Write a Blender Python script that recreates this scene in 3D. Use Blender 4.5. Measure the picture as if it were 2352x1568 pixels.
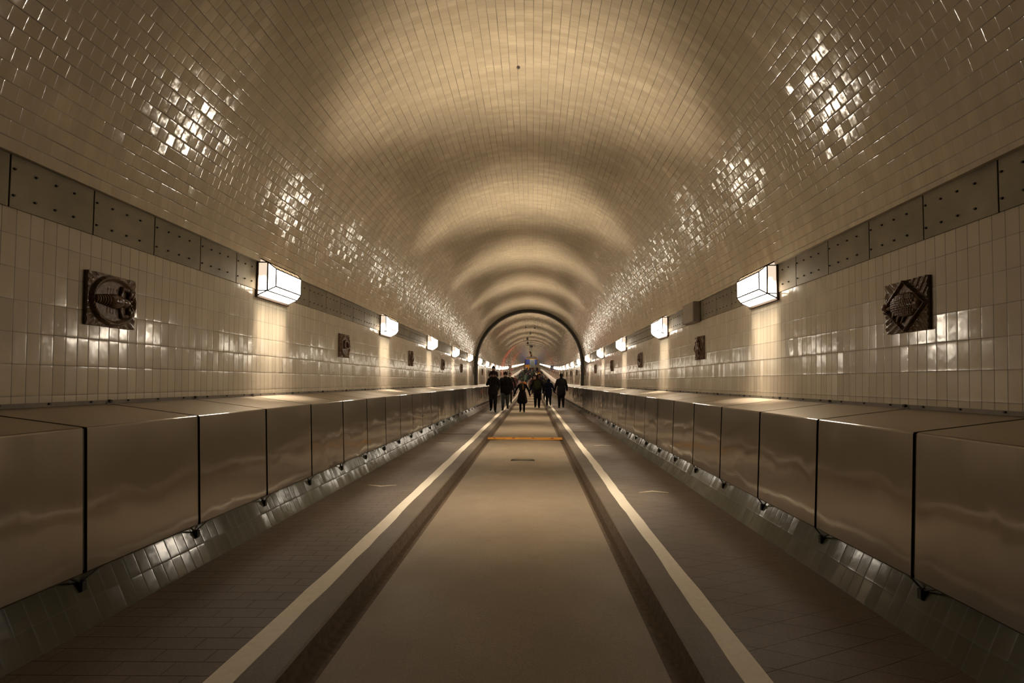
import bpy, bmesh, math, random
from mathutils import Vector, Matrix, Euler
random.seed(7)
PI = math.pi
for o in list(bpy.data.objects): bpy.data.objects.remove(o, do_unlink=True)
SC = bpy.context.scene
COL = SC.collection

# ------------------------------------------------------------ camera, world, exposure
FPX = 1055.0
CAMX, CAMZ = 0.176, 1.445
YAW, PITCH, ROLL = 0.0, math.atan(37/FPX), 0.006
cd = bpy.data.cameras.new('camera'); cam = bpy.data.objects.new('camera', cd); COL.objects.link(cam)
cd.sensor_width = 36.0; cd.lens = FPX/2352*36.0; cd.shift_x = -47/2352; cd.shift_y = 56/2352; cd.clip_start = 0.05; cd.clip_end = 600
cam.matrix_world = (Matrix.Translation((CAMX, 0, CAMZ)) @ Matrix.Rotation(YAW, 4, 'Z')
                    @ Matrix.Rotation(PI/2+PITCH, 4, 'X') @ Matrix.Rotation(ROLL, 4, 'Z'))
SC.camera = cam
w = bpy.data.worlds.new('world'); SC.world = w; w.use_nodes = True
w.node_tree.nodes['Background'].inputs[0].default_value = (1, .8, .55, 1)
w.node_tree.nodes['Background'].inputs[1].default_value = 0.0
SC.view_settings.view_transform = 'Standard'; SC.view_settings.look = 'None'
SC.view_settings.gamma = 1.0; SC.view_settings.use_curve_mapping = False
SC.view_settings.exposure = 0.0

LIGHT_RGB = (1.0, 0.83, 0.64)
P_FRONT, P_DOWN = 22.0, 8.5            # watts of each wall lamp: into the tunnel / down its wall
E_PANE = 15.0                            # glow of the white glass
RED_W = 60.0

# ------------------------------------------------------------ tunnel geometry
R, ZC = 2.93, 2.405                     # vault radius, height of its centre
Y0, Y1 = -11.0, 165.0
LAMP0, PITCHY = 5.47, 4.19              # first visible lamp, lamp spacing
def bend(y): return 0.0218*((y-43)+math.sqrt((y-43)**2+64)) if y > -20 else 0
B0 = bend(0)
def bz(y): return bend(y)-B0
def slope(y): return math.atan((bz(y+.05)-bz(y-.05))/.1)

# ------------------------------------------------------------ helpers
class MB:
    def __init__(s): s.v=[]; s.f=[]; s.uv=[]; s.mi=[]
    def quad(s, pts, uv=None, m=0):
        n=len(s.v); s.v += [tuple(p) for p in pts]; s.f.append(tuple(range(n, n+len(pts)))); s.uv.append(uv); s.mi.append(m)
    def box(s, a, b, m=0, mat=None):
        x0,y0,z0=a; x1,y1,z1=b
        p=[(x0,y0,z0),(x1,y0,z0),(x1,y1,z0),(x0,y1,z0),(x0,y0,z1),(x1,y0,z1),(x1,y1,z1),(x0,y1,z1)]
        if mat: p=[tuple(mat@Vector(q)) for q in p]
        n=len(s.v); s.v+=p
        for f in ((0,3,2,1),(4,5,6,7),(0,1,5,4),(1,2,6,5),(2,3,7,6),(3,0,4,7)):
            s.f.append(tuple(n+i for i in f)); s.uv.append(None); s.mi.append(m)
    def bar(s, a, b, r, m=0, n=6, r2=None):
        a=Vector(a); b=Vector(b); d=(b-a).normalized(); r2=r if r2 is None else r2
        t=d.cross(Vector((0,0,1)));
        if t.length<.01: t=d.cross(Vector((1,0,0)))
        t.normalize(); u=d.cross(t); k=len(s.v)
        for c,rr in ((a,r),(b,r2)):
            for i in range(n):
                an=2*PI*i/n+PI/4; s.v.append(tuple(c+rr*(math.cos(an)*t+math.sin(an)*u)))
        for i in range(n):
            j=(i+1)%n; s.f.append((k+i,k+j,k+n+j,k+n+i)); s.uv.append(None); s.mi.append(m)
        s.f.append(tuple(k+i for i in reversed(range(n)))); s.uv.append(None); s.mi.append(m)
        s.f.append(tuple(k+n+i for i in range(n))); s.uv.append(None); s.mi.append(m)
    def ell(s, c, r, m=0, nu=16, nv=10, mat=None):
        k=len(s.v); c=Vector(c)
        for j in range(nv+1):
            ph=PI*j/nv
            for i in range(nu):
                th=2*PI*i/nu
                p=Vector((r[0]*math.sin(ph)*math.cos(th), r[1]*math.sin(ph)*math.sin(th), r[2]*math.cos(ph)))
                if mat: p=mat@p
                s.v.append(tuple(c+p))
        for j in range(nv):
            for i in range(nu):
                i2=(i+1)%nu; s.f.append((k+j*nu+i,k+(j+1)*nu+i,k+(j+1)*nu+i2,k+j*nu+i2)); s.uv.append(None); s.mi.append(m)
    def cap(s, a, b, ra, rb, n=12, h=4):
        """closed tapered capsule"""
        a=Vector(a); b=Vector(b); d=(b-a); L=d.length; d.normalize()
        t=d.cross(Vector((0,0,1)))
        if t.length<.01: t=d.cross(Vector((1,0,0)))
        t.normalize(); u=d.cross(t); k=len(s.v); rings=[]
        for i in range(h+1):
            an=-PI/2+PI/2*i/h; rings.append((a+d*ra*math.sin(an), max(ra*math.cos(an), ra*.02)))
        for i in range(h+1):
            an=PI/2*i/h; rings.append((b+d*rb*math.sin(an), max(rb*math.cos(an), rb*.02)))
        for c,rr in rings:
            for i in range(n):
                an=2*PI*i/n; s.v.append(tuple(c+rr*(math.cos(an)*t+math.sin(an)*u)))
        for j in range(len(rings)-1):
            for i in range(n):
                i2=(i+1)%n; s.f.append((k+j*n+i,k+j*n+i2,k+(j+1)*n+i2,k+(j+1)*n+i)); s.uv.append(None); s.mi.append(0)
        s.f.append(tuple(k+i for i in reversed(range(n)))); s.uv.append(None); s.mi.append(0)
        q=k+(len(rings)-1)*n
        s.f.append(tuple(q+i for i in range(n))); s.uv.append(None); s.mi.append(0)
    def mesh(s, name, mats, smooth=False, merge=False):
        me=bpy.data.meshes.new(name); me.from_pydata(s.v, [], s.f)
        if any(u is not None for u in s.uv):
            l=me.uv_layers.new(name='UVMap'); i=0
            for f,u in zip(s.f, s.uv):
                for k in range(len(f)):
                    l.data[i].uv = u[k] if u else (0,0); i+=1
        for m in (mats if isinstance(mats,(list,tuple)) else [mats]): me.materials.append(m)
        for p,mi in zip(me.polygons, s.mi): p.material_index=mi; p.use_smooth=smooth
        if merge:
            bm=bmesh.new(); bm.from_mesh(me); bmesh.ops.remove_doubles(bm, verts=bm.verts, dist=1e-5); bm.to_mesh(me); bm.free()
        me.update(); return me
    def build(s, name, mats, parent=None, smooth=False, merge=False, bevel=0):
        o=bpy.data.objects.new(name, s.mesh(name, mats, smooth, merge)); COL.objects.link(o)
        if parent is not None: o.parent=parent
        if bevel:
            b=o.modifiers.new('bevel','BEVEL'); b.width=bevel; b.segments=2; b.limit_method='ANGLE'
        return o
def tag(o, label=None, cat=None, group=None, kind=None):
    if label: o['label']=label
    if cat: o['category']=cat
    if group: o['group']=group
    if kind: o['kind']=kind
    return o
def empty(name, loc=(0,0,0)):
    o=bpy.data.objects.new(name, None); COL.objects.link(o); o.location=loc; o.empty_display_size=.1; return o
KIDS={}
def copy_tree(o, parent=None, skip=()):
    c=o.copy(); COL.objects.link(c)
    if parent is not None: c.parent=parent
    for ch in o.children:
        if ch.name.split('.')[0] in skip: continue
        copy_tree(ch, c, skip)
    return c
def place(o, side, x, y, z):
    """side -1 left wall, +1 right wall (turned about Z)"""
    o.location=(x, y, z+bz(y))
    o.rotation_euler=(slope(y),0,0) if side<0 else (-slope(y),0,PI)

# ------------------------------------------------------------ materials
def new_mat(name):
    m=bpy.data.materials.new(name); m.use_nodes=True; nt=m.node_tree
    return m, nt, nt.nodes['Principled BSDF']
class N:
    """tiny node-expression helper"""
    def __init__(s, nt): s.nt=nt
    def math(s, op, a, b=None, c=None, clamp=False):
        n=s.nt.nodes.new('ShaderNodeMath'); n.operation=op; n.use_clamp=clamp
        for i,x in enumerate((a,b,c)):
            if x is None: continue
            if isinstance(x,(int,float)): n.inputs[i].default_value=x
            else: s.nt.links.new(x, n.inputs[i])
        return n.outputs[0]
    def vmath(s, op, a, b=None, scale=None):
        n=s.nt.nodes.new('ShaderNodeVectorMath'); n.operation=op
        for i,x in enumerate((a,b)):
            if x is None: continue
            if isinstance(x,(tuple,list)): n.inputs[i].default_value=x
            else: s.nt.links.new(x, n.inputs[i])
        if scale is not None:
            if isinstance(scale,(int,float)): n.inputs['Scale'].default_value=scale
            else: s.nt.links.new(scale, n.inputs['Scale'])
        return n.outputs[0]
    def sep(s, v):
        n=s.nt.nodes.new('ShaderNodeSeparateXYZ'); s.nt.links.new(v, n.inputs[0]); return n.outputs
    def comb(s, x, y, z=0.0):
        n=s.nt.nodes.new('ShaderNodeCombineXYZ')
        for i,q in enumerate((x,y,z)):
            if isinstance(q,(int,float)): n.inputs[i].default_value=q
            else: s.nt.links.new(q, n.inputs[i])
        return n.outputs[0]
    def rng(s, v, a, b, c=0.0, d=1.0, smooth=False):
        n=s.nt.nodes.new('ShaderNodeMapRange'); n.clamp=True
        if smooth: n.interpolation_type='SMOOTHSTEP'
        s.nt.links.new(v, n.inputs[0])
        for i,q in zip((1,2,3,4),(a,b,c,d)): n.inputs[i].default_value=q
        return n.outputs[0]
    def mix(s, f, a, b):
        n=s.nt.nodes.new('ShaderNodeMix'); n.data_type='RGBA'
        if isinstance(f,(int,float)): n.inputs[0].default_value=f
        else: s.nt.links.new(f, n.inputs[0])
        for i,q in ((6,a),(7,b)):
            if isinstance(q,(tuple,list)): n.inputs[i].default_value=(*q[:3],1)
            else: s.nt.links.new(q, n.inputs[i])
        return n.outputs[2]
    def noise(s, vec, scale, detail=3, rough=.5, dim='3D'):
        n=s.nt.nodes.new('ShaderNodeTexNoise'); n.noise_dimensions=dim
        n.inputs['Scale'].default_value=scale; n.inputs['Detail'].default_value=detail; n.inputs['Roughness'].default_value=rough
        if vec is not None: s.nt.links.new(vec, n.inputs['Vector'])
        return n.outputs
    def geo(s): return s.nt.nodes.new('ShaderNodeNewGeometry').outputs
    def uv(s): return s.nt.nodes.new('ShaderNodeTexCoord').outputs['UV']
    def white(s, vec):
        n=s.nt.nodes.new('ShaderNodeTexWhiteNoise'); n.noise_dimensions='3D'; s.nt.links.new(vec, n.inputs['Vector']); return n.outputs
    def link(s, a, b): s.nt.links.new(a, b)
def simple(name, col, rough=.6, metal=0.0, var=.15, vscale=8, bump=0.0, bscale=60, spec=None):
    m,nt,b=new_mat(name); n=N(nt); p=n.geo()['Position']
    f=n.noise(p, vscale, 4)['Fac']
    c2=tuple(max(0,c*(1-var)) for c in col); c3=tuple(min(1,c*(1+var)) for c in col)
    n.link(n.mix(n.rng(f,.3,.7), c2, c3), b.inputs['Base Color'])
    b.inputs['Roughness'].default_value=rough; b.inputs['Metallic'].default_value=metal
    if spec is not None: b.inputs['Specular IOR Level'].default_value=spec
    if bump:
        bn=nt.nodes.new('ShaderNodeBump'); bn.inputs['Strength'].default_value=bump; bn.inputs['Distance'].default_value=.01
        n.link(n.noise(p,bscale,3)['Fac'], bn.inputs['Height']); n.link(bn.outputs[0], b.inputs['Normal'])
    return m
def tile_mat(name, w, h, stagger, base, gu, gv, gcu, gcv, tilt_y, tilt_a, pillow, rough, var=.06, ripple=.02, dirt=.12, ior=1.7, voff=0.0):
    """glazed tile: u along the tunnel, v up the wall, in metres; every tile sits at its own slight angle"""
    m,nt,b=new_mat(name); n=N(nt); u,v,_=n.sep(n.uv()); g=n.geo()
    vv=n.math('ADD', n.math('DIVIDE', v, h), voff); row=n.math('FLOOR', vv); fv=n.math('FRACT', vv)
    uu=n.math('DIVIDE', u, w)
    if stagger: uu=n.math('ADD', uu, n.math('MULTIPLY', n.math('MODULO', n.math('ADD',row,1000), 2), stagger))
    col=n.math('FLOOR', uu); fu=n.math('FRACT', uu)
    wn=n.white(n.comb(col,row,3.0)); r,gg,bb=n.sep(wn['Color'])
    du=n.math('MULTIPLY', n.math('MINIMUM', fu, n.math('SUBTRACT',1,fu)), w)
    dv=n.math('MULTIPLY', n.math('MINIMUM', fv, n.math('SUBTRACT',1,fv)), h)
    mu=n.rng(du, gu*.5, gu*.5+.0012, 1, 0); mv=n.rng(dv, gv*.5, gv*.5+.0012, 1, 0)
    big=n.noise(g['Position'], 1.3, 5, .6)['Fac']
    streak=n.noise(n.comb(n.math('MULTIPLY',u,9), n.math('MULTIPLY',v,1.2)), 1.0, 4)['Fac']
    c=n.mix(bb, tuple(x*(1-var) for x in base), tuple(min(1,x*(1+var)) for x in base))
    c=n.mix(n.math('MULTIPLY', n.rng(n.math('MULTIPLY',big,streak), .2,.4, 1,0), dirt), c, tuple(x*.45 for x in base))
    # joint visibility varies along the joint
    jn=n.rng(n.noise(n.comb(n.math('MULTIPLY',u,3.0), n.math('MULTIPLY',row,7.3)), 1.0, 3)['Fac'], .35,.65,.45,1.0)
    c=n.mix(n.math('MULTIPLY', mu, .85), c, gcu); c=n.mix(n.math('MULTIPLY', mv, jn), c, gcv)
    n.link(c, b.inputs['Base Color'])
    msk=n.math('MAXIMUM', mu, mv)
    n.link(n.rng(msk, 0, 1, rough, .6), b.inputs['Roughness'])
    def pil(f):
        t=n.math('SUBTRACT', n.math('MULTIPLY', f, 2), 1)
        return n.math('MULTIPLY', n.math('MULTIPLY', n.math('POWER', n.math('ABSOLUTE', t), 9), t), pillow)
    rp=n.noise(g['Position'], 26, 2)['Color']; rx,ry,rz=n.sep(rp)
    ta=n.math('ADD', n.math('MULTIPLY', n.math('SUBTRACT', r,.5), tilt_y), pil(fu))
    ta=n.math('ADD', ta, n.math('MULTIPLY', n.math('SUBTRACT', rx,.5), ripple))
    tb=n.math('ADD', n.math('MULTIPLY', n.math('SUBTRACT', gg,.5), tilt_a), pil(fv))
    tb=n.math('ADD', tb, n.math('MULTIPLY', n.math('SUBTRACT', ry,.5), ripple))
    nn=g['Normal']; ax=(0,1,0)
    ar=n.vmath('CROSS_PRODUCT', nn, ax)
    out=n.vmath('ADD', n.vmath('ADD', nn, n.vmath('SCALE', n.comb(0.0,1.0,0.0), None, ta)), n.vmath('SCALE', ar, None, tb))
    n.link(n.vmath('NORMALIZE', out), b.inputs['Normal'])
    b.inputs['IOR'].default_value=ior
    return m
TW, TH = .0785, .195
M={}
cream=(.515,.435,.31)
M['vault']=tile_mat('vault_tile', TW, .098, .5, cream, .0016, .0062, (.20,.15,.09), (.05,.034,.017), .042, .055, .15, .10, ripple=.06, dirt=.35)
M['wall']=tile_mat('wall_tile', TW, TH, 0, (.48,.42,.325), .0038, .0042, (.07,.05,.028), (.05,.035,.02), .050, .040, .085, .14, ripple=.045, dirt=.15, voff=.5)
M['foot']=tile_mat('foot_tile', TW, .143, 0, (.080,.076,.048), .0035, .004, (.03,.025,.015), (.02,.016,.01), .03, .03, .05, .12, ripple=.03, dirt=.4, ior=1.45)

def floor_mat(name, base, kind):
    m,nt,b=new_mat(name); n=N(nt); g=n.geo(); x,y,z=n.sep(g['Position'])
    fine=n.noise(g['Position'], 140, 2)['Fac']; big=n.noise(g['Position'], 1.1, 5, .6)['Fac']
    c=n.mix(n.rng(fine,.3,.7), tuple(q*.78 for q in base), tuple(q*1.22 for q in base))
    c=n.mix(n.math('MULTIPLY', n.rng(big,.35,.7), .35), c, tuple(q*.6 for q in base))
    h=n.math('MULTIPLY', fine, .35)
    if kind=='paver':
        pw,ph=.25,.103
        rr=n.math('DIVIDE', n.math('ADD', y, 50.0), ph); row=n.math('FLOOR', rr); fr=n.math('FRACT', rr)
        uu=n.math('ADD', n.math('DIVIDE', x, pw), n.math('MULTIPLY', n.math('MODULO', row, 2), .5))
        cl=n.math('FLOOR', uu); fu=n.math('FRACT', uu)
        d=n.math('MINIMUM', n.math('MULTIPLY', n.math('MINIMUM', fu, n.math('SUBTRACT',1,fu)), pw),
                 n.math('MULTIPLY', n.math('MINIMUM', fr, n.math('SUBTRACT',1,fr)), ph))
        k=n.rng(d, .0015, .004, 1, 0)
        t=n.white(n.comb(cl,row,1.0))['Value']
        c=n.mix(n.math('MULTIPLY', t, .3), c, tuple(q*.72 for q in base))
        c=n.mix(n.math('MULTIPLY',k,.8), c, (.03,.022,.014)); h=n.math('SUBTRACT', h, n.math('MULTIPLY', k, 2.0))
    if kind=='diamond':
        tn=math.tan(math.radians(21)); k=None
        for s in (1,-1):
            q=n.math('FRACT', n.math('DIVIDE', n.math('ADD', n.math('ADD', y, 50.0), n.math('MULTIPLY', x, tn*s)), .17))
            e=n.rng(n.math('MINIMUM', q, n.math('SUBTRACT',1,q)), .008, .02, 1, 0)
            k=e if k is None else n.math('MAXIMUM', k, e)
        wear=n.rng(n.noise(g['Position'], 2.2, 3)['Fac'], .35,.6,.35,1.0)
        k=n.math('MULTIPLY', k, wear)
        c=n.mix(n.math('MULTIPLY',k,.75), c, (.03,.022,.014)); h=n.math('SUBTRACT', h, n.math('MULTIPLY', k, 2.0))
    n.link(c, b.inputs['Base Color'])
    bn=nt.nodes.new('ShaderNodeBump'); bn.inputs['Strength'].default_value=.5; bn.inputs['Distance'].default_value=.003
    n.link(h, bn.inputs['Height']); n.link(bn.outputs[0], b.inputs['Normal'])
    n.link(n.rng(big,.3,.7,.42,.6), b.inputs['Roughness'])
    return m
M['road']=floor_mat('road_asphalt', (.215,.165,.108), 'plain')
M['kerbtop']=floor_mat('kerb_concrete', (.145,.112,.078), 'plain')
M['gutter']=simple('gutter_stone', (.085,.055,.03), .7, var=.4, vscale=30)
M['paver']=floor_mat('pavers', (.165,.128,.098), 'paver')
M['diamond']=floor_mat('diamond_asphalt', (.165,.126,.094), 'diamond')
M['paint']=simple('line_paint', (.84,.76,.61), .5, var=.05, vscale=30, bump=.1, bscale=150)
M['chevron']=simple('chevron_paint', (.78,.68,.50), .5, var=.15, vscale=50)

def metal_mat(name, base, rough, wav, brush=0.05, coat=0.0):
    m,nt,b=new_mat(name); n=N(nt); g=n.geo(); p=g['Position']; x,y,z=n.sep(p)
    st=n.noise(n.comb(n.math('MULTIPLY',y,60), n.math('MULTIPLY',z,.8), x), 1.0, 3)['Fac']
    f=n.noise(p, 2.0, 4)['Fac']
    c=n.mix(n.rng(n.math('ADD',n.math('MULTIPLY',st,.5),n.math('MULTIPLY',f,.5)),.35,.65), tuple(q*.97 for q in base), tuple(q*1.03 for q in base))
    n.link(c, b.inputs['Base Color']); b.inputs['Metallic'].default_value=1.0
    n.link(n.rng(st,.3,.7,rough-brush,rough+brush), b.inputs['Roughness'])
    wv=n.noise(n.comb(x, n.math('MULTIPLY',y,1.8), n.math('MULTIPLY',z,1.6)), 1.6, 2, .45)['Color']
    q=n.vmath('SCALE', n.vmath('SUBTRACT', wv, (.5,.5,.5)), None, wav)
    w2=n.noise(n.comb(x, n.math('MULTIPLY',y,7.0), n.math('MULTIPLY',z,1.0)), 1.0, 3, .5)['Color']
    q=n.vmath('ADD', q, n.vmath('SCALE', n.vmath('SUBTRACT', w2, (.5,.5,.5)), None, wav*.8))
    nr=n.vmath('NORMALIZE', n.vmath('ADD', g['Normal'], q)); n.link(nr, b.inputs['Normal'])
    if coat:
        b.inputs['Coat Weight'].default_value=coat; b.inputs['Coat Roughness'].default_value=.06; b.inputs['Coat IOR'].default_value=1.6
        n.link(nr, b.inputs['Coat Normal'])
    return m
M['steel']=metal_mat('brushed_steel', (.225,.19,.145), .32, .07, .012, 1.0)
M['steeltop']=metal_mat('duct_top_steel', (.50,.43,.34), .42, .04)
M['seam']=simple('seam_metal', (.10,.09,.07), .5, .6)
M['flange']=simple('duct_flange', (.13,.11,.085), .6, .3, var=.2)
M['bracket']=simple('bracket_metal', (.035,.028,.02), .6, .3)
M['plate']=simple('band_plate', (.155,.13,.082), .5, .35, var=.22, vscale=3.5, bump=.05)
M['bolt']=simple('bolt', (.02,.017,.012), .6, .2)
M['bronze']=simple('glazed_brown_ceramic', (.085,.045,.026), .13, 0, var=.3, vscale=25, bump=.3, bscale=50)
M['bronze2']=simple('glazed_olive_ceramic', (.095,.055,.028), .18, 0, var=.3, vscale=25, bump=.4, bscale=60)
M['lampmetal']=simple('lamp_frame', (.07,.042,.026), .45, .4)
M['lampbar']=simple('lamp_bars', (.018,.010,.006), .6, 0, spec=.1)
M['ring']=simple('arch_steel', (.045,.04,.03), .5, .3)
M['orange']=simple('orange_rubber', (.75,.32,.03), .5)
M['redmark']=simple('red_mark', (.35,.06,.02), .5)
M['grate']=simple('grate_iron', (.05,.045,.035), .5, .5)
M['boxgrey']=simple('grey_box', (.20,.16,.115), .45, .3, var=.08)
M['endwall']=simple('end_wall', (.30,.25,.17), .6)
M['blue']=simple('blue_door', (.06,.09,.38), .5)
M['pale']=simple('pale_frame', (.50,.50,.46), .4)
M['teal']=simple('teal_grey', (.22,.26,.24), .4)
M['signred']=simple('sign_red', (.30,.12,.09), .5)
M['signblue']=simple('sign_blue', (.02,.03,.09), .4)
M['white']=simple('sign_white', (.55,.52,.48), .5)
M['dark']=simple('dark_housing', (.03,.025,.02), .5)
def emis(name, col, st):
    m,nt,b=new_mat(name); b.inputs['Base Color'].default_value=(*[c*.7 for c in col],1)
    b.inputs['Emission Color'].default_value=(*col,1); b.inputs['Emission Strength'].default_value=st
    b.inputs['Roughness'].default_value=.2
    return m
M['pane']=emis('lit_glass', (1,.90,.74), E_PANE)
M['panetop']=emis('lit_glass_top', (1,.74,.44), .75)
M['paneend']=emis('lit_glass_end', (1,.80,.60), 2.0)
_nt=M['paneend'].node_tree; _n=N(_nt); _x,_y,_z=_n.sep(_nt.nodes.new('ShaderNodeTexCoord').outputs['Object'])
_w=_n.noise(_nt.nodes.new('ShaderNodeTexCoord').outputs['Object'], 9, 2)['Fac']
_zz=_n.math('ADD', _z, _n.math('MULTIPLY', _n.math('SUBTRACT',_w,.5), .25))     # the tube sits low, so the bottom of the end glass is brightest
_n.link(_n.rng(_zz, -.14, .03, 13.0, .9, True), _nt.nodes['Principled BSDF'].inputs['Emission Strength'])
M['redglow']=emis('added_red_lens', (1,.05,.03), .6)  # lens of the red lights added for the glow on the vault

# ------------------------------------------------------------ shell
ys=[Y0]
while ys[-1] < Y1-1e-3: ys.append(min(Y1, ys[-1]+(1.0 if ys[-1]<70 else 2.5)))
def sweep(prof, mats, name, seg_m, smooth=True, dup=None):
    """prof: list of (x,z) from inside; uv v = running length"""
    mb=MB(); L=[0]
    for a,b in zip(prof, prof[1:]): L.append(L[-1]+math.hypot(b[0]-a[0], b[1]-a[1]))
    n=len(prof); k=0
    for y in ys:
        for (x,z) in prof: mb.v.append((x,y,z+bz(y)))
    for j in range(len(ys)-1):
        for i in range(n-1):
            a=j*n+i; mb.f.append((a,a+1,a+n+1,a+n)); mb.mi.append(seg_m[i])
            mb.uv.append([(ys[j],L[i]),(ys[j],L[i+1]),(ys[j+1],L[i+1]),(ys[j+1],L[i])])
    me=mb.mesh(name, mats, smooth)
    o=bpy.data.objects.new(name, me); COL.objects.link(o)
    return o
zbt = 2.784; a0=math.asin((zbt-ZC)/R)
NV=72
prof=[(R*math.cos(a0+(PI-2*a0)*i/NV), ZC+R*math.sin(a0+(PI-2*a0)*i/NV)) for i in range(NV+1)]
prof=[(2.965,zbt)]+prof+[(-2.965,zbt)]
ceil=sweep(prof, [M['vault']], 'ceiling', [0]*(NV+2)); tag(ceil, 'vaulted tunnel ceiling of small glossy cream tiles', kind='structure')
def wallprof(s):
    top=(R*math.cos(a0)+.0, zbt); pts=[]
    # lower sloping foot, hidden part behind the duct, leaning upper wall, recess behind the band
    foot=[(2.19,.11),(2.251,.241),(2.323,.399),(2.44,.66)]
    up=[(2.72,.95),(2.935,1.262)]
    nU=8
    for i in range(1,nU+1):
        t=i/nU; z=1.262+(2.467-1.262)*t; x=2.935+.015*math.sin(t*PI/2); up.append((x,z))
    up.append((2.962,zbt))
    pts=foot+up
    segm=[1]*3+[0]*(len(pts)-4)
    return [(s*x,z) for x,z in pts], segm
for s,nm in ((-1,'wall_left'),(1,'wall_right')):
    p,sg=wallprof(s)
    if s<0: p=p
    o=sweep(p if s>0 else p, [M['wall'],M['foot']], nm, sg)
    tag(o, '%s tunnel wall of tall glossy cream tiles with a sloping tiled foot'%('left' if s<0 else 'right'), kind='structure')
# make normals face the inside
def sharpen(o, cols, n):
    me=o.data; me.update()
    for ed in me.edges:
        a,b=ed.vertices
        if a%n==b%n and (a%n) in cols: ed.use_edge_sharp=True
sharpen(ceil, (1,NV+1), NV+3)
for nm in ('wall_left','wall_right'): sharpen(bpy.data.objects[nm], (3,4,5,12,13), 15)
def flip_in(o):
    me=o.data; bm=bmesh.new(); bm.from_mesh(me)
    for f in bm.faces:
        c=f.calc_center_median(); d=Vector((0,c.y,ZC+bz(c.y)))-c; d.y=0
        if f.normal.dot(d)<0: f.normal_flip()
    bm.to_mesh(me); bm.free()
for nm in ('ceiling','wall_left','wall_right'): flip_in(bpy.data.objects[nm])
# floors
KX, KI = .962, .935
def up(o):
    bm=bmesh.new(); bm.from_mesh(o.data)
    for f in bm.faces:
        if f.normal.z<-.2 or (abs(f.normal.z)<.2 and f.normal.x*f.calc_center_median().x>0): f.normal_flip()
    bm.to_mesh(o.data); bm.free()
fl=sweep([(-KI,.0),(-.86,-.004),(-.40,.012),(0,.02),(.40,.012),(.86,-.004),(KI,.0)], [M['road'],M['gutter']], 'floor', [1,0,0,0,0,1], False)
tag(fl, 'brown asphalt roadway between the two kerbs', kind='structure'); up(fl)
for s,nm,mt in ((-1,'floor_left','paver'),(1,'floor_right','diamond')):
    o=sweep([(s*KI,-.004),(s*KX,.10),(s*(KX+.012),.11),(s*1.150,.11),(s*2.20,.11)], [M['gutter'],M['kerbtop'],M[mt]], nm, [0,1,1,2], False)
    tag(o, 'raised %s footpath of %s'%(('left','brown staggered pavers') if s<0 else ('right','worn asphalt scored in diamonds')), kind='structure'); up(o)
# near end is left open behind the camera; far end wall
mb=MB(); zz=bz(Y1)
mb.box((-3.2,Y1,-.3+zz),(3.2,Y1+.3,5.6+zz)); ew=mb.build('wall_end', M['endwall']); tag(ew,'far end wall of the tunnel', kind='structure')

# ------------------------------------------------------------ painted lines, chevrons, joints, road fittings
def line(s):
    mb=MB(); xi,xo=(1.140,1.260); y=Y0; rnd=random.Random(3+s); pts=[]
    while y<Y1:
        st=.25 if y<20 else 1.5
        pts.append((y, xi+rnd.uniform(-.006,.006)+.006*math.sin(y*1.7+s), xo+rnd.uniform(-.006,.006)+.006*math.sin(y*1.1))); y+=st
    for (y,a,b),(y2,a2,b2) in zip(pts,pts[1:]):
        z,z2=.1125+bz(y),.1125+bz(y2)
        q=[(s*a,y,z),(s*b,y,z),(s*b2,y2,z2),(s*a2,y2,z2)]
        mb.quad(q if s>0 else q[::-1])
        mb.quad([(s*a,y,z-.003),(s*a,y,z),(s*a2,y2,z2),(s*a2,y2,z2-.003)])
        mb.quad([(s*b,y,z-.003),(s*b,y,z),(s*b2,y2,z2),(s*b2,y2,z2-.003)])
    o=mb.build('painted_line', M['paint'])
    tag(o,'long white painted line along the %s kerb'%('left' if s<0 else 'right'),'road marking')
line(-1); line(1)
# dark joint strips across the footpaths
for s,y,lab in ((1,15.3,'thin dark joint strip crossing the right footpath, the farther of two'),(1,12.35,'thin dark joint strip crossing the right footpath, the nearer of two'),(-1,11.7,'thin dark joint strip crossing the left footpath')):
    mb=MB(); mb.box((min(s*1.27,s*2.17),-.03,-.003),(max(s*1.27,s*2.17),.03,.004))
    o=mb.build('joint_strip',M['bolt']); o.location=(0,y,.11+bz(y)); tag(o,lab,'joint strip')
# chevrons: right ones point away, left ones towards the camera
def chev(s):
    mb=MB(); W=.185; d=.13; t=.05
    for k in (-1,1):
        a=[(0,0),(k*W,-d*.7),(k*W*.93,-d*.7-t*.2),(0,-t)]
        t0=.0015
        q=[(x,-yy*s*-1,t0) for x,yy in a]
        if (k*s)>0: q=q[::-1]
        mb.quad(q)
        mb.quad([(x,y_,0) for x,y_,_ in q])
    return mb
nth=['nearest','second','third','fourth','fifth']
for s in (-1,1):
    me=chev(s).mesh('chevron',M['chevron'])
    for k in range(12):
        y=(5.72 if s>0 else 5.85)+k*4.1
        o=bpy.data.objects.new('painted_chevron',me); COL.objects.link(o)
        o.location=(s*(1.66 if s>0 else 1.74), y, .1115+bz(y)); o.rotation_euler=(slope(y),0,0)
        sd='right' if s>0 else 'left'
        if k<4: lab='%s pale painted chevron on the %s footpath'%(nth[k],sd)
        else: lab='faint distant painted chevron on the %s footpath behind the walkers'%sd
        tag(o,lab,'road marking','painted chevrons on the %s footpath'%sd)
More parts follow.
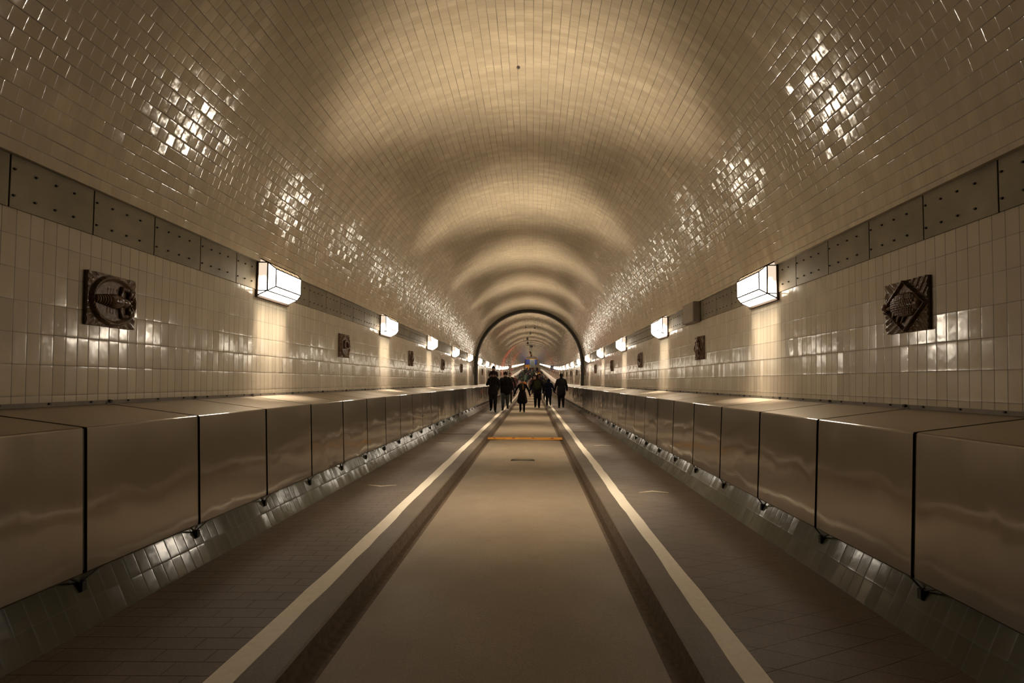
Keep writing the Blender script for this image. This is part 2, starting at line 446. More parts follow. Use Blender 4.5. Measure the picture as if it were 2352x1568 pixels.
# orange ramp strip
e=empty('road_strip',(0,11.6,bz(11.6)+.0)); tag(e,'orange rubber strip laid across the roadway between the kerbs','road strip')
mb=MB(); mb.quad([(-.93,-.16,.012),(.93,-.16,.012),(.93,-.05,.045),(-.93,-.05,.045)]); mb.quad([(-.93,-.05,.045),(.93,-.05,.045),(.93,.05,.045),(-.93,.05,.045)])
mb.quad([(-.93,.05,.045),(.93,.05,.045),(.93,.16,.012),(-.93,.16,.012)])
for k in (-1,1): mb.quad([(k*.93,-.16,.012),(k*.93,-.05,.045),(k*.93,.05,.045),(k*.93,.16,.012)])
mb.quad([(-.93,-.16,.012),(-.93,.16,.012),(.93,.16,.012),(.93,-.16,.012)])
mb.build('rubber_body',M['orange'],e)
for k in range(4):
    mb=MB(); x=-.93+1.86*(.085+.26*k+.0)
    mb.box((x-.035,-.085,.030),(x+.035,-.055,.046)); mb.build('red_mark',M['redmark'],e)
# drain grate
e=empty('drain_grate',(.01,8.43,bz(8.43)+.02)); tag(e,'dark rectangular drain grate in the middle of the roadway','grate')
mb=MB(); mb.box((-.215,-.075,-.006),(.215,-.06,.004)); mb.box((-.215,.06,-.006),(.215,.075,.004)); mb.box((-.215,-.06,-.006),(-.2,.06,.004)); mb.box((.2,-.06,-.006),(.215,.06,.004)); mb.box((-.2,-.06,-.006),(.2,.06,-.003))
mb.build('frame',M['grate'],e)
mb=MB()
for i in range(15): mb.box((-.19+i*.0268,-.06,-.003),(-.18+i*.0268,.06,.003))
mb.build('bars',M['grate'],e)

# ------------------------------------------------------------ wall lamps
ZL=2.612
def lamp_proto():
    e=empty('wall_lamp')
    h=.325; c=.045
    P=[(0,.225),(.12,.165),(.19,.10),(.19,-.10),(.12,-.155),(0,-.212)]      # (depth, z) outline
    mb=MB(); mb.box((-.03,-h-.012,-.232),(.018,h+.012,.245)); mb.build('back_plate',M['lampmetal'],e,bevel=.004)
    def y_at(d): return h if d<=.121 else h-c
    def pane(name,i,mat,s=None):
        (d0,z0),(d1,z1)=P[i],P[i+1]; a,b=y_at(d0),y_at(d1); mb=MB()
        mb.quad([(d0,-a,z0),(d1,-b,z1),(d1,b,z1),(d0,a,z0)][::-1]); return mb.build(name,mat,e)
    pane('top_pane',0,M['panetop']); pane('upper_pane',1,M['panetop']); pane('front_pane',2,M['pane']); pane('lower_pane',3,M['pane']); pane('bottom_pane',4,M['pane'])
    for s in (-1,1):
        mb=MB(); q=[(0,s*h,.225),(.12,s*h,.165),(.12,s*h,-.155),(0,s*h,-.212)]
        mb.quad(q if s<0 else q[::-1]); mb.build('end_pane',M['paneend'],e)
        mb=MB(); q=[(.12,s*h,.165),(.19,s*(h-c),.10),(.19,s*(h-c),-.10),(.12,s*h,-.155)]
        mb.quad(q if s<0 else q[::-1]); mb.build('end_pane',M['pane'],e)
    mb=MB(); r=.0068
    for s in (-1,1):
        pts=[(d,s*y_at(d),z) for d,z in P]
        for a,b in zip(pts,pts[1:]): mb.bar(a,b,r*1.0 if abs(a[0]-b[0])>.001 or a[0]<.2 else r*.6)
        mb.bar((.12,s*h,.165),(.12,s*h,-.155),r*1.2)
        mb.bar((.012,s*h,.10),(.12,s*h,.165) if False else (.012,s*h,.225),r)
        mb.bar((.0,s*h,.165),(.12,s*h,.165),r); mb.bar((.0,s*h,-.155),(.12,s*h,-.155),r)
    for (d,z) in P[1:5]: mb.bar((d,-y_at(d),z),(d,y_at(d),z),r*1.15)
    mb.bar((.005,-h,-.212),(.005,h,-.212),r*1.6); mb.bar((.005,-h,.225),(.005,h,.225),r*1.6)
    mb.build('cage_frame',M['lampbar'],e)
    for i in range(1,6):
        t=-1+2*i/6; mb=MB()
        mb.bar((.12,t*h,.165),(.191,t*(h-c),.10),.0032,n=4); mb.bar((.191,t*(h-c),.102),(.191,t*(h-c),.0),.0026,n=4)
        mb.build('glazing_bar',M['lampbar'],e)
    def area(name,loc,rot,sx,sy,W,spread):
        l=bpy.data.lights.new(name,'AREA'); l.shape='RECTANGLE'; l.size=sx; l.size_y=sy; l.energy=W; l.color=LIGHT_RGB; l.spread=math.radians(spread)
        o=bpy.data.objects.new(name,l); COL.objects.link(o); o.parent=e; o.location=loc; o.rotation_euler=rot
    # area light shines along its local -Z
    # cross vanes inside the lamp keep its light in a narrow slice of the tunnel: up, across and down
    area('tube_light',(.20,0,.07),(0,-PI/2-math.radians(48),0),.09,.54,P_FRONT,58)
    area('tube_light',(.205,0,0),(0,-PI/2,0),.16,.54,P_FRONT*.75,124)
    area('tube_light',(.20,0,-.07),(0,-PI/2+math.radians(42),0),.09,.54,P_FRONT*.9,58)
    area('down_light',(.065,0,-.215),(0,0,0),.12,.60,P_DOWN,44)
    return e
LP=lamp_proto()
first=True
ordn=['first','second','third','fourth','fifth','sixth','seventh','eighth','ninth','tenth','eleventh','twelfth']
k=0
lampY=[]
while LAMP0+k*PITCHY < Y1-1: lampY.append((k,LAMP0+k*PITCHY)); k+=1
for k,y in lampY:
    for s in (-1,1):
        e=LP if first else copy_tree(LP, skip=('glazing_bar',) if y>30 else ()); first=False
        place(e, s, s*(2.938), y, ZL)
        sd='left' if s<0 else 'right'
        if k<0: lab='lit brass-framed box lamp on the %s wall, out of view beside the camera'%sd
        elif k<5: lab='lit box lamp with metal cage, %s from the camera on the %s wall'%(ordn[k] if k else 'largest and nearest',sd)
        elif k<13: lab='glowing wall lamp on the %s wall, %s one past the dark arch'%(sd,ordn[k-5])
        else: lab='tiny glowing wall lamp far down the %s wall, in the merging row of lights'%sd
        tag(e,lab,'lamp','lamps along the %s wall'%sd)

# ------------------------------------------------------------ metal band plates under the vault
PW=.524
def plate_proto(bolts):
    e=empty('band_plate'); mb=MB()
    mb.box((-.012,-PW/2+.004,0),(.006,PW/2-.004,.317)); mb.build('plate_sheet',M['plate'],e,bevel=.002)
    if bolts:
        for yy in (-.24,-.12,0,.12):
            for z in (.075,.235):
                mb=MB(); mb.bar((.004,yy,z),(.016,yy,z),.0085,n=8,r2=.006); mb.build('bolt',M['bolt'],e)
    return e
PB,PN=plate_proto(True),plate_proto(False); usedB=usedN=False
def near_lamp_text(y, sd):
    k=(y-LAMP0)/PITCHY; kk=int(round(k)); d=y-(LAMP0+kk*PITCHY)
    nm=['nearest','second','third','fourth','fifth']
    ref='the %s %s lamp'%(nm[kk] if 0<=kk<5 else ('unseen near' if kk<0 else 'sixth'),sd)
    return kk,d,ref
y=LAMP0-.62-PW*.0; start=LAMP0-.62-PW*9; i=0; cntL=0
plates=[]
yy=LAMP0 - 4*PITCHY/8*0 - 12*PW + .0
yb=4.79-PW/2-PW*12
while yb<Y1-1: plates.append(yb); yb+=PITCHY/8
PLIM=150
dcount={-1:0,1:0}
far={-1:MB(),1:MB()}
cntwords=['next to','one plate from','two plates from','three plates from','four plates from','five plates from']
for y in plates:
    for s in (-1,1):
        dcount[s]+=1
        if dcount[s]>PLIM:
            mb=far[s]; z=2.467+bz(y); x=s*2.938
            mb.box((min(x,x-s*.01),y-PW/2+.004,z),(max(x,x-s*.01),y+PW/2-.004,z+.317)); continue
        b = y<14
        if b: e=PB if not usedB else copy_tree(PB); usedB=True
        else: e=PN if not usedN else copy_tree(PN); usedN=True
        place(e,s,s*2.945,y,2.467)
        sd='left' if s<0 else 'right'; kk,d,ref=near_lamp_text(y,sd)
        n_=min(5,int(round(abs(d)/PW)))
        if y<-2: lab='dull olive metal cover plate in the band behind the camera on the %s wall'%sd
        elif kk<5 and y<24.8:
            if kk<0: lab='dull olive metal cover plate at the very near end of the %s band, %s one'%(sd,ordn[min(11,max(0,int((y+2)/PW)))])
            elif n_==0: lab='bolted olive metal cover plate right behind %s'%ref
            else: lab='bolted olive metal cover plate %s %s, on its %s side'%(cntwords[n_],ref,'near' if d<0 else 'far')
        else: lab='small dark cover plate of the %s band beyond the dark arch'%sd
        tag(e,lab,'cover plate','cover plates in the %s metal band'%sd)
for s in (-1,1):
    sd='left' if s<0 else 'right'
    if far[s].v: tag(far[s].build('band_plates',M['plate']),'very distant run of metal cover plates on the %s wall'%sd,'cover plates',None,'stuff')

# ------------------------------------------------------------ duct casings
DW=.857
def duct_proto():
    e=empty('duct_casing')
    g=.013; a,b=-DW/2+g,DW/2-g
    # local: x=0 at wall foot line (|x|=2.932), positive x towards the tunnel axis
    X=lambda w: 2.932-w
    def shell(pts,name,mat,t=.004):
        mb=MB()
        for (x0,z0),(x1,z1) in zip(pts,pts[1:]):
            mb.quad([(x0,a,z0),(x1,a,z1),(x1,b,z1),(x0,b,z0)])
        # thickness
        off=[(x-t*(1 if name!='top_sheet' else .2), z-t) for x,z in pts]
        for (x0,z0),(x1,z1) in zip(off,off[1:]): mb.quad([(x0,a,z0),(x0,b,z0),(x1,b,z1),(x1,a,z1)])
        for yv in (a,b):
            for i in range(len(pts)-1):
                mb.quad([(*[pts[i][0]],yv,pts[i][1]),(pts[i+1][0],yv,pts[i+1][1]),(off[i+1][0],yv,off[i+1][1]),(off[i][0],yv,off[i][1])])
        for i in (0,-1): mb.quad([(pts[i][0],a,pts[i][1]),(pts[i][0],b,pts[i][1]),(off[i][0],b,off[i][1]),(off[i][0],a,off[i][1])])
        return mb.build(name,mat,e)
    fb,ft=X(2.245),X(2.275)
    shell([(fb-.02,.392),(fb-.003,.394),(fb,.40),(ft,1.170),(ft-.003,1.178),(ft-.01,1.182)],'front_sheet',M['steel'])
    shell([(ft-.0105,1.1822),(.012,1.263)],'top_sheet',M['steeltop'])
    shell([(.012,1.2635),(.006,1.267),(.004,1.294)],'flange',M['flange'],.002)
    mb=MB(); mb.quad([(fb-.02,a,.393),(fb-.02,b,.393),(X(2.335),b,.40),(X(2.335),a,.40)]); mb.build('bottom_sheet',M['seam'],e)
    mb=MB()
    for (x0,z0),(x1,z1) in zip([(fb-.012,.41),(ft-.012,1.172),(.01,1.254)],[(ft-.012,1.172),(.01,1.254),(.01,1.28)]):
        mb.quad([(x0,b-.02,z0),(x1,b-.02,z1),(x1,b+.04,z1),(x0,b+.04,z0)])
    mb.build('seam_strip',M['seam'],e)
    # bracket foot under the seam
    mb=MB(); y=b+.02
    mb.bar((fb-.02,y-.08,.40),(X(2.285),y+.012,.335),.006); mb.bar((fb-.02,y+.14,.40),(X(2.285),y+.012,.335),.005)
    mb.box((X(2.302),y,.292),(X(2.262),y+.024,.345))
    mb.build('bracket',M['bracket'],e)
    mb=MB()
    for yy in (-.28,-.0,.28): mb.bar((.0,yy,1.285),(.014,yy,1.285),.007,n=6)
    mb.bar((.0,b+.005,1.285),(.02,b+.005,1.285),.012,n=6)
    mb.build('screws',M['bracket'],e)
    return e
DP=duct_proto(); first=True
ducts=[]; y=2.53+DW/2-DW*5
while y<Y1-.5: ducts.append(y); y+=DW
dcount={-1:0,1:0}; far={-1:MB(),1:MB()}
dists=['right below','one section past','two sections past','three sections past','four sections past']
for y in ducts:
    for s in (-1,1):
        dcount[s]+=1
        if dcount[s]>150:
            mb=far[s]; za,zb=bz(y-DW/2),bz(y+DW/2); a,b=y-DW/2+.01,y+DW/2-.01
            pr=[(2.245,.40),(2.275,1.178),(2.935,1.262)]
            for (x0,z0),(x1,z1) in zip(pr,pr[1:]): mb.quad([(s*x0,a,z0+za),(s*x1,a,z1+za),(s*x1,b,z1+zb),(s*x0,b,z0+zb)])
            continue
        e=DP if first else copy_tree(DP, skip=('screws',) if y>20 else ()); first=False
        place(e,s,s*2.932,y,0)
        sd='left' if s<0 else 'right'; idx=int(math.floor((y-LAMP0+DW*.5)/PITCHY)); d=y-(LAMP0+idx*PITCHY); j=min(4,max(0,int(round(d/DW))))
        if y<1.7: lab='steel duct casing section beside the camera on the %s wall, outside the view'%sd
        elif idx<0: lab='dark steel duct casing, %s section from the picture edge on the %s wall'%(ordn[max(0,int(round((y-2.10)/DW)))],sd)
        elif idx<5: lab='brushed steel duct casing section %s the %s lamp on the %s wall'%(dists[j],nth[idx],sd)
        else: lab='narrow far duct casing section beyond the dark arch on the %s wall'%sd
        tag(e,lab,'duct casing','duct casings along the %s wall'%sd)
for s in (-1,1):
    sd='left' if s<0 else 'right'
    if far[s].v: tag(far[s].build('duct_casings',M['steel']),'very distant run of duct casing on the %s wall'%sd,'duct casings',None,'stuff')

# ------------------------------------------------------------ ceramic relief plaques (local x out of the wall, y along, z up)
S=.19
def slab(name,e,fn,mat,n=56,ed=.018):
    mb=MB(); st=2*S/n; hh=[[0]*(n+1) for _ in range(n+1)]
    for i in range(n+1):
        for j in range(n+1):
            u=-1+2*i/n; v=-1+2*j/n; hh[i][j]=ed+fn(u,v); mb.v.append((hh[i][j],u*S,v*S))
    for i in range(n):
        for j in range(n):
            a=i*(n+1)+j; mb.f.append((a,a+n+1,a+n+2,a+1)); mb.uv.append(None); mb.mi.append(0)
    for (i0,j0,i1,j1) in ((0,0,n,0),(n,0,n,n),(n,n,0,n),(0,n,0,0)):
        for t in range(n):
            ia,ja=i0+(i1-i0)*t//n, j0+(j1-j0)*t//n; ib,jb=i0+(i1-i0)*(t+1)//n, j0+(j1-j0)*(t+1)//n
            p=mb.v[ia*(n+1)+ja]; q=mb.v[ib*(n+1)+jb]
            mb.quad([p,q,(-.02,q[1],q[2]),(-.02,p[1],p[2])])
    return mb.build(name,mat,e,smooth=False)
def sstep(a,b,x):
    t=max(0,min(1,(x-a)/(b-a))); return t*t*(3-2*t)
def disc(u,v):
    r=math.hypot(u,v)
    h=.03*sstep(.98,.90,r)-.022*sstep(.90,.74,r)
    if r>.98: h+=.004*math.sin(30*math.atan2(v,u))*sstep(1.0,1.12,r)
    return h
def diam(u,v):
    r=abs(u)*.98+abs(v)*.98
    h=.028*sstep(1.04,.97,r)-.024*sstep(.93,.84,r)
    if r>1.0: h+=.005*math.sin(20*(abs(u)-abs(v))+5*(u+v))*sstep(1.0,1.15,r)
    return h
def ym(o,sgn): return o
# lobster, head towards the far end; on left wall local +y = away from the camera
def lobster_plaque(D=1):
    e=empty('ceramic_plaque'); slab('square_slab',e,disc,M['bronze2'])
    mb=MB(); mb.ell((.025,.005*D,0),(.052,.078,.056)); mb.ell((.035,.075*D,0),(.036,.046,.036)); mb.ell((.055,.105*D,.016),(.014,.014,.012)); mb.ell((.055,.105*D,-.016),(.014,.014,.012))
    mb.build('carapace',M['bronze'],e,smooth=True)
    mb=MB()
    for i in range(6): mb.ell((.022,(-.055-.016*i)*D,0),(.040-.003*i,.013,.046-.003*i))
    mb.build('tail',M['bronze'],e,smooth=True)
    mb=MB()
    for i in range(5):
        a=(-.5+i*.25)*1.3; mb.ell((.022,(-.152-.006*math.cos(a))*D,.042*math.sin(a)),(.012,.018,.010),mat=Matrix.Rotation(-a*D,3,'X'))
    mb.build('tail_fan',M['bronze'],e,smooth=True)
    for s in (-1,1):
        mb=MB(); mb.cap((.03,.05*D,s*.045),(.03,.065*D,s*.105),.014,.017); mb.cap((.03,.065*D,s*.105),(.035,.10*D,s*.098),.018,.016)
        mb.ell((.032,.122*D,s*.072),(.026,.020,.034)); mb.cap((.04,.145*D,s*.060),(.035,.145*D,s*.028),.013,.008); mb.cap((.04,.112*D,s*.05),(.035,.122*D,s*.024),.010,.006)
        mb.build('claw',M['bronze'],e,smooth=True)
        for i in range(5):
            mb=MB(); y0=(.045-.024*i)*D; mb.cap((.02,y0,s*.05),(.022,y0+.004*D,s*.088),.0075,.007); mb.cap((.022,y0+.004*D,s*.088),(.012,y0-.018*D,s*.125),.007,.004)
            mb.build('leg',M['bronze'],e,smooth=True)
    return e
def fish_plaque(D=1):
    e=empty('ceramic_plaque'); slab('square_slab',e,diam,M['bronze2'])
    mb=MB(); mb.ell((.022,.015*D,.008),(.056,.135,.092),nu=28,nv=18); mb.ell((.03,.12*D,.002),(.036,.045,.048)); mb.build('fish_body',M['bronze'],e,smooth=True)
    mb=MB()
    for i in range(13):
        for j in range(9):
            y=(-.09+.0155*i+.008*(j%2)); z=.075-.0165*j; q=1-((y-.015)/.135)**2-((z-.008)/.092)**2
            if q>.15: mb.ell((.022+.056*math.sqrt(q),y*D,z),(.0035,.0085,.0088),nu=8,nv=6)
    mb.build('scales',M['bronze'],e,smooth=True)
    mb=MB(); mb.ell((.03,-.135*D,.0),(.02,.03,.016)); mb.ell((.035,-.172*D,.012),(.022,.026,.034)); mb.ell((.035,-.165*D,-.02),(.018,.024,.026)); mb.build('tail_fin',M['bronze'],e,smooth=True)
    mb=MB()
    for i in range(6): mb.cap((.02,(-.05+.02*i)*D,.07),(.018,(-.075+.022*i)*D,.115-.008*abs(i-2)),.007,.004)
    mb.build('back_fin',M['bronze'],e,smooth=True)
    for i,(y,z) in enumerate(((.02,-.075),(-.03,-.08),(-.08,-.06))):
        mb=MB(); mb.cap((.035,y*D,z+.02),(.03,(y-.045)*D,z-.045),.014,.006); mb.build('lower_fin',M['bronze'],e,smooth=True)
    mb=MB(); mb.ell((.066,.118*D,.022),(.008,.010,.010)); mb.build('eye',M['bronze2'],e,smooth=True)
    return e
def misc_plaque(kind,D=1):
    e=empty('ceramic_plaque'); slab('square_slab',e,disc if kind==0 else diam,M['bronze2'],n=24)
    mb=MB()
    if kind==0:
        for i in range(22):
            a=i/21*5.0; r=.10-.012*i/2.2*.6; mb.ell((.035,r*math.cos(a),r*math.sin(a)),(.03-.0008*i,.03-.0008*i,.03-.0008*i),nu=8,nv=6)
        mb.build('curled_seal',M['bronze'],e,smooth=True)
    else:
        mb.ell((.03,0,.0),(.04,.05,.12)); mb.ell((.04,0,.12),(.03,.04,.04)); mb.build('sea_creature',M['bronze'],e,smooth=True)
        for s in (-1,1):
            mb=MB(); mb.cap((.03,s*.04,.02),(.03,s*.10,-.09),.018,.008); mb.build('fin',M['bronze'],e,smooth=True)
    return e
LB=lobster_plaque(1); FS=fish_plaque(1); MA=misc_plaque(0); MO=misc_plaque(1)
used=set(); zp=2.018
for k in range(-2,40):
    y=3.365+PITCHY*k
    if y>Y1-2: break
    for s in (-1,1):
        sd='left' if s<0 else 'right'
        if k==0: src=LB if s<0 else FS
        elif k>0: src=MA if (k+(s>0))%2 else MO
        else: src=MA
        e=src if src.name not in used else copy_tree(src); used.add(src.name)
        place(e,s,s*2.938,y,zp)
        if k==0: lab='square brown glazed ceramic relief of a lobster in a round dish, left wall' if s<0 else 'square brown glazed ceramic relief of a fish in a diamond frame, right wall'
        elif k<0: lab='brown ceramic relief plaque behind the camera on the %s wall'%sd
        elif k<6: lab='dark ceramic relief plaque between the %s and %s lamps on the %s wall'%(nth[k-1],ordn[k],sd)
        else: lab='tiny dark relief plaque on the %s wall beyond the dark arch'%sd
        tag(e,lab,'relief plaque','relief plaques on the %s wall'%sd)

# ------------------------------------------------------------ arch, box, crown fittings, signs
def arch():
    mb=MB(); ya,yb=-.16,.16; ro,ri=R+.02,R-.145; n=64; base=(ZC)
    pts=[]
    pts.append((ro,1.2,ri,1.2))
    for i in range(n+1):
        a=PI*i/n; pts.append((ro*math.cos(a),ZC+ro*math.sin(a),ri*math.cos(a),ZC+ri*math.sin(a)))
    pts.append((-ro,1.2,-ri,1.2))
    for p,q in zip(pts,pts[1:]):
        mb.quad([(p[0],ya,p[1]),(q[0],ya,q[1]),(q[2],ya,q[3]),(p[2],ya,p[3])])
        mb.quad([(p[2],ya,p[3]),(q[2],ya,q[3]),(q[2],yb,q[3]),(p[2],yb,p[3])])
        mb.quad([(p[0],yb,p[1]),(p[2],yb,p[3]),(q[2],yb,q[3]),(q[0],yb,q[1])])
        mb.quad([(p[0],ya,p[1]),(p[0],yb,p[1]),(q[0],yb,q[1]),(q[0],ya,q[1])])
    o=mb.build('steel_arch',M['ring']); o.location=(0,24.8,bz(24.8)); tag(o,'dark steel arch ring spanning the whole tunnel behind the walkers','arch')
arch()
e=empty('junction_box',(2.935,7.8,2.455+bz(7.8))); tag(e,'grey sheet metal box mounted over the right metal band','box')
mb=MB(); mb.box((-.115,-.27,0),(.0,.27,.335)); mb.build('housing',M['boxgrey'],e,bevel=.006)
mb=MB(); mb.box((-.121,-.255,.012),(-.115,.255,.322)); mb.build('lid',M['boxgrey'],e,bevel=.003)
for x,y,t in ((-.30,31.5,0),(.33,31.8,0),(-.28,40,1),(-.30,46,1),(.02,53,2),(.0,36,0)):
    zc=ZC+math.sqrt(R*R-x*x)+bz(y)
    e=empty('ceiling_fitting',(x,y,zc)); mb=MB(); mb.bar((0,0,.02),(0,0,-.13),.018); mb.build('stem',M['dark'],e)
    mb=MB()
    if t==0: mb.box((-.05,-.12,-.22),(.05,.12,-.12))
    elif t==1: mb.box((-.09,-.16,-.32),(.09,.16,-.12))
    else: mb.ell((0,0,-.27),(.20,.20,.15)); mb.box((-.5,-.03,-.15),(.5,.03,-.11))
    mb.build('housing',M['dark'],e)
    nm={(-.30,31.5):'small dark fitting hanging left of the crown just past the arch',(.33,31.8):'small dark fitting hanging right of the crown just past the arch',(-.28,40):'dark camera housing hanging from the crown, nearer of two',(-.30,46):'dark camera housing hanging from the crown, farther of two',(.02,53):'round dark dome hanging from a crossbar under the crown',(.0,36):'small dark fitting hanging at the middle of the crown past the arch'}[(x,y)]
    tag(e,nm,'ceiling fitting','fittings hanging from the crown')
# hook and hole near the camera
mb=MB(); pp=[(0,.05*math.sin(a)*.4,-.05+.045*math.cos(a)) for a in [i*PI/5 for i in range(10)]]
for a,b in zip(pp,pp[1:]+pp[:1]): mb.bar(a,b,.003,n=5)
o=mb.build('wire_hook',M['white']); o.location=(-.05,7.95,ZC+R); tag(o,'small wire loop hanging from the crown of the vault','hook')
mb=MB(); mb.ell((0,0,0),(.02,.028,.008)); o=mb.build('bolt_hole',M['dark']); o.location=(-.02,5.55,ZC+R-.004); tag(o,'tiny black bolt hole in the crown of the vault','bolt')  # flat black bead standing for a small bolt hole
# signs past the arch
for s,mt,lab in ((-1,'signred','reddish notice sign hung on the left wall far past the arch'),(1,'signblue','dark blue sign with a pale figure on the right wall far past the arch')):
    e=empty('wall_sign',(s*2.90,57.5,2.30+bz(57.5))); tag(e,lab,'sign')
    xa,xb=(-.48,.0) if s>0 else (.0,.48)
    mb=MB(); mb.box((xa,-.02,0),(xb,.02,.55)); mb.build('sign_board',M[mt],e,bevel=.01)
    mb=MB(); xm=(xa+xb)/2
    if s>0: mb.ell((xm,-.022,.40),(.04,.004,.05),nu=10,nv=6); mb.box((xm-.05,-.026,.14),(xm+.05,-.02,.34)); mb.box((xm-.1,-.026,.26),(xm+.1,-.02,.31))
    else: mb.box((xm-.15,-.026,.1),(xm+.15,-.02,.25)); mb.box((xm-.15,-.026,.33),(xm+.15,-.02,.45))
    mb.build('sign_figure',M['white'],e)
# red lights added under the crown to tint the vault sides; true source unseen
for x,y,z,dr,pw,lab in ((-.1,47,4.15,(-1,.25,-.35),1.0,'added red light under the crown tinting the left vault, nearer of two'),
                     (-.1,68,4.15,(-1,.3,-.3),1.3,'added red light under the crown tinting the left vault, farther of two'),
                     (.1,60,4.15,(1,.25,-.25),.7,'added red light under the crown tinting the right vault')):
    e=empty('added_red_light',(x,y,z+bz(y))); tag(e,lab,'added light')
    q=Vector(dr).normalized().to_track_quat('-Z','Y'); mt=q.to_matrix()
    mb=MB(); mb.box((-.12,-.12,.01),(.12,.12,.14),mat=mt); mb.bar((0,0,.05),(0,0,1.20),.015); mb.build('housing',M['dark'],e)
    mb=MB(); mb.box((-.10,-.10,-.004),(.10,.10,.009),mat=mt); mb.build('lens',M['redglow'],e)
    l=bpy.data.lights.new('red_light','AREA'); l.shape='DISK'; l.size=.2; l.energy=RED_W*pw; l.color=(1,.05,.03); l.spread=math.radians(110)
    o=bpy.data.objects.new('red_light',l); COL.objects.link(o); o.parent=e; o.location=tuple(Vector(dr).normalized()*.02); o.rotation_euler=q.to_euler()
# far end gate
ze=bz(Y1)
def endbox(name,x0,x1,z0,z1,mt,lab,cat,d=.25,det=None):
    e=empty(name,((x0+x1)/2,Y1-.02,ze+z0)); tag(e,lab,cat)
    w_=(x1-x0)/2; mb=MB(); mb.box((-w_,-d,0),(w_,-.0,z1-z0)); mb.build('leaf',M[mt],e,bevel=.02)
    if det:
        mb=MB(); mb.box((-w_*.8,-d-.03,.15),(w_*.8,-d,z1-z0-.2)); mb.build('inset_panel',M[det],e)
endbox('gate_door',-2.35,-.75,2.35,4.25,'blue','blue gate panel on the left of the far end','door',det='blue')
endbox('gate_door',.95,1.85,2.35,4.25,'blue','blue gate panel on the right of the far end','door',det='blue')
endbox('gate_post',-.72,.92,1.4,4.25,'pale','pale grey door bay between the blue gate panels','door',det='teal')
endbox('gate_beam',-2.7,2.3,4.28,4.52,'orange','orange beam across the top of the far gate','beam',d=.4)
endbox('gate_screen',-2.5,-.8,.4,2.3,'orange','orange brown screen below the left blue panel at the far end','screen')
endbox('dark_canopy',-2.3,2.1,4.54,4.75,'dark','dark canopy above the orange beam at the far end','canopy',d=.5)
l=bpy.data.lights.new('gate_fill','AREA'); l.shape='RECTANGLE'; l.size=4; l.size_y=.3; l.energy=90; l.color=(1,.9,.75)  # extra light added to brighten the far gate, no lamp seen here
e=empty('added_gate_light',(0,Y1-2.5,ze+4.9)); tag(e,'added light bar brightening the far gate','lamp')
mb=MB(); mb.box((-2,-.1,0),(2,.1,.1)); mb.build('housing',M['dark'],e)
o=bpy.data.objects.new('gate_fill',l); COL.objects.link(o); o.parent=e; o.location=(0,0,-.02); o.rotation_euler=(.7,0,0)

# ------------------------------------------------------------ people
cloth={}
def cl(col,rough=1.0):
    key=tuple(col)
    if key not in cloth: cloth[key]=simple('cloth_%d'%len(cloth), col, rough, var=.25, vscale=12, spec=.06)
    return cloth[key]
SKIN=simple('skin',(.21,.11,.07),.5,var=.08)
def remesh(mb,name,mat,voxel):
    me=mb.mesh(name,mat); o=bpy.data.objects.new('tmp',me); COL.objects.link(o)
    m=o.modifiers.new('r','REMESH'); m.mode='VOXEL'; m.voxel_size=voxel; m.use_smooth_shade=True
    sm=o.modifiers.new('s','SMOOTH'); sm.factor=.5; sm.iterations=3
    dg=bpy.context.evaluated_depsgraph_get(); ev=o.evaluated_get(dg)
    r=bpy.data.meshes.new_from_object(ev); r.name=name
    bpy.data.objects.remove(o,do_unlink=True); bpy.data.meshes.remove(me)
    r.materials.clear(); r.materials.append(mat)
    for p in r.polygons: p.use_smooth=True
    return r
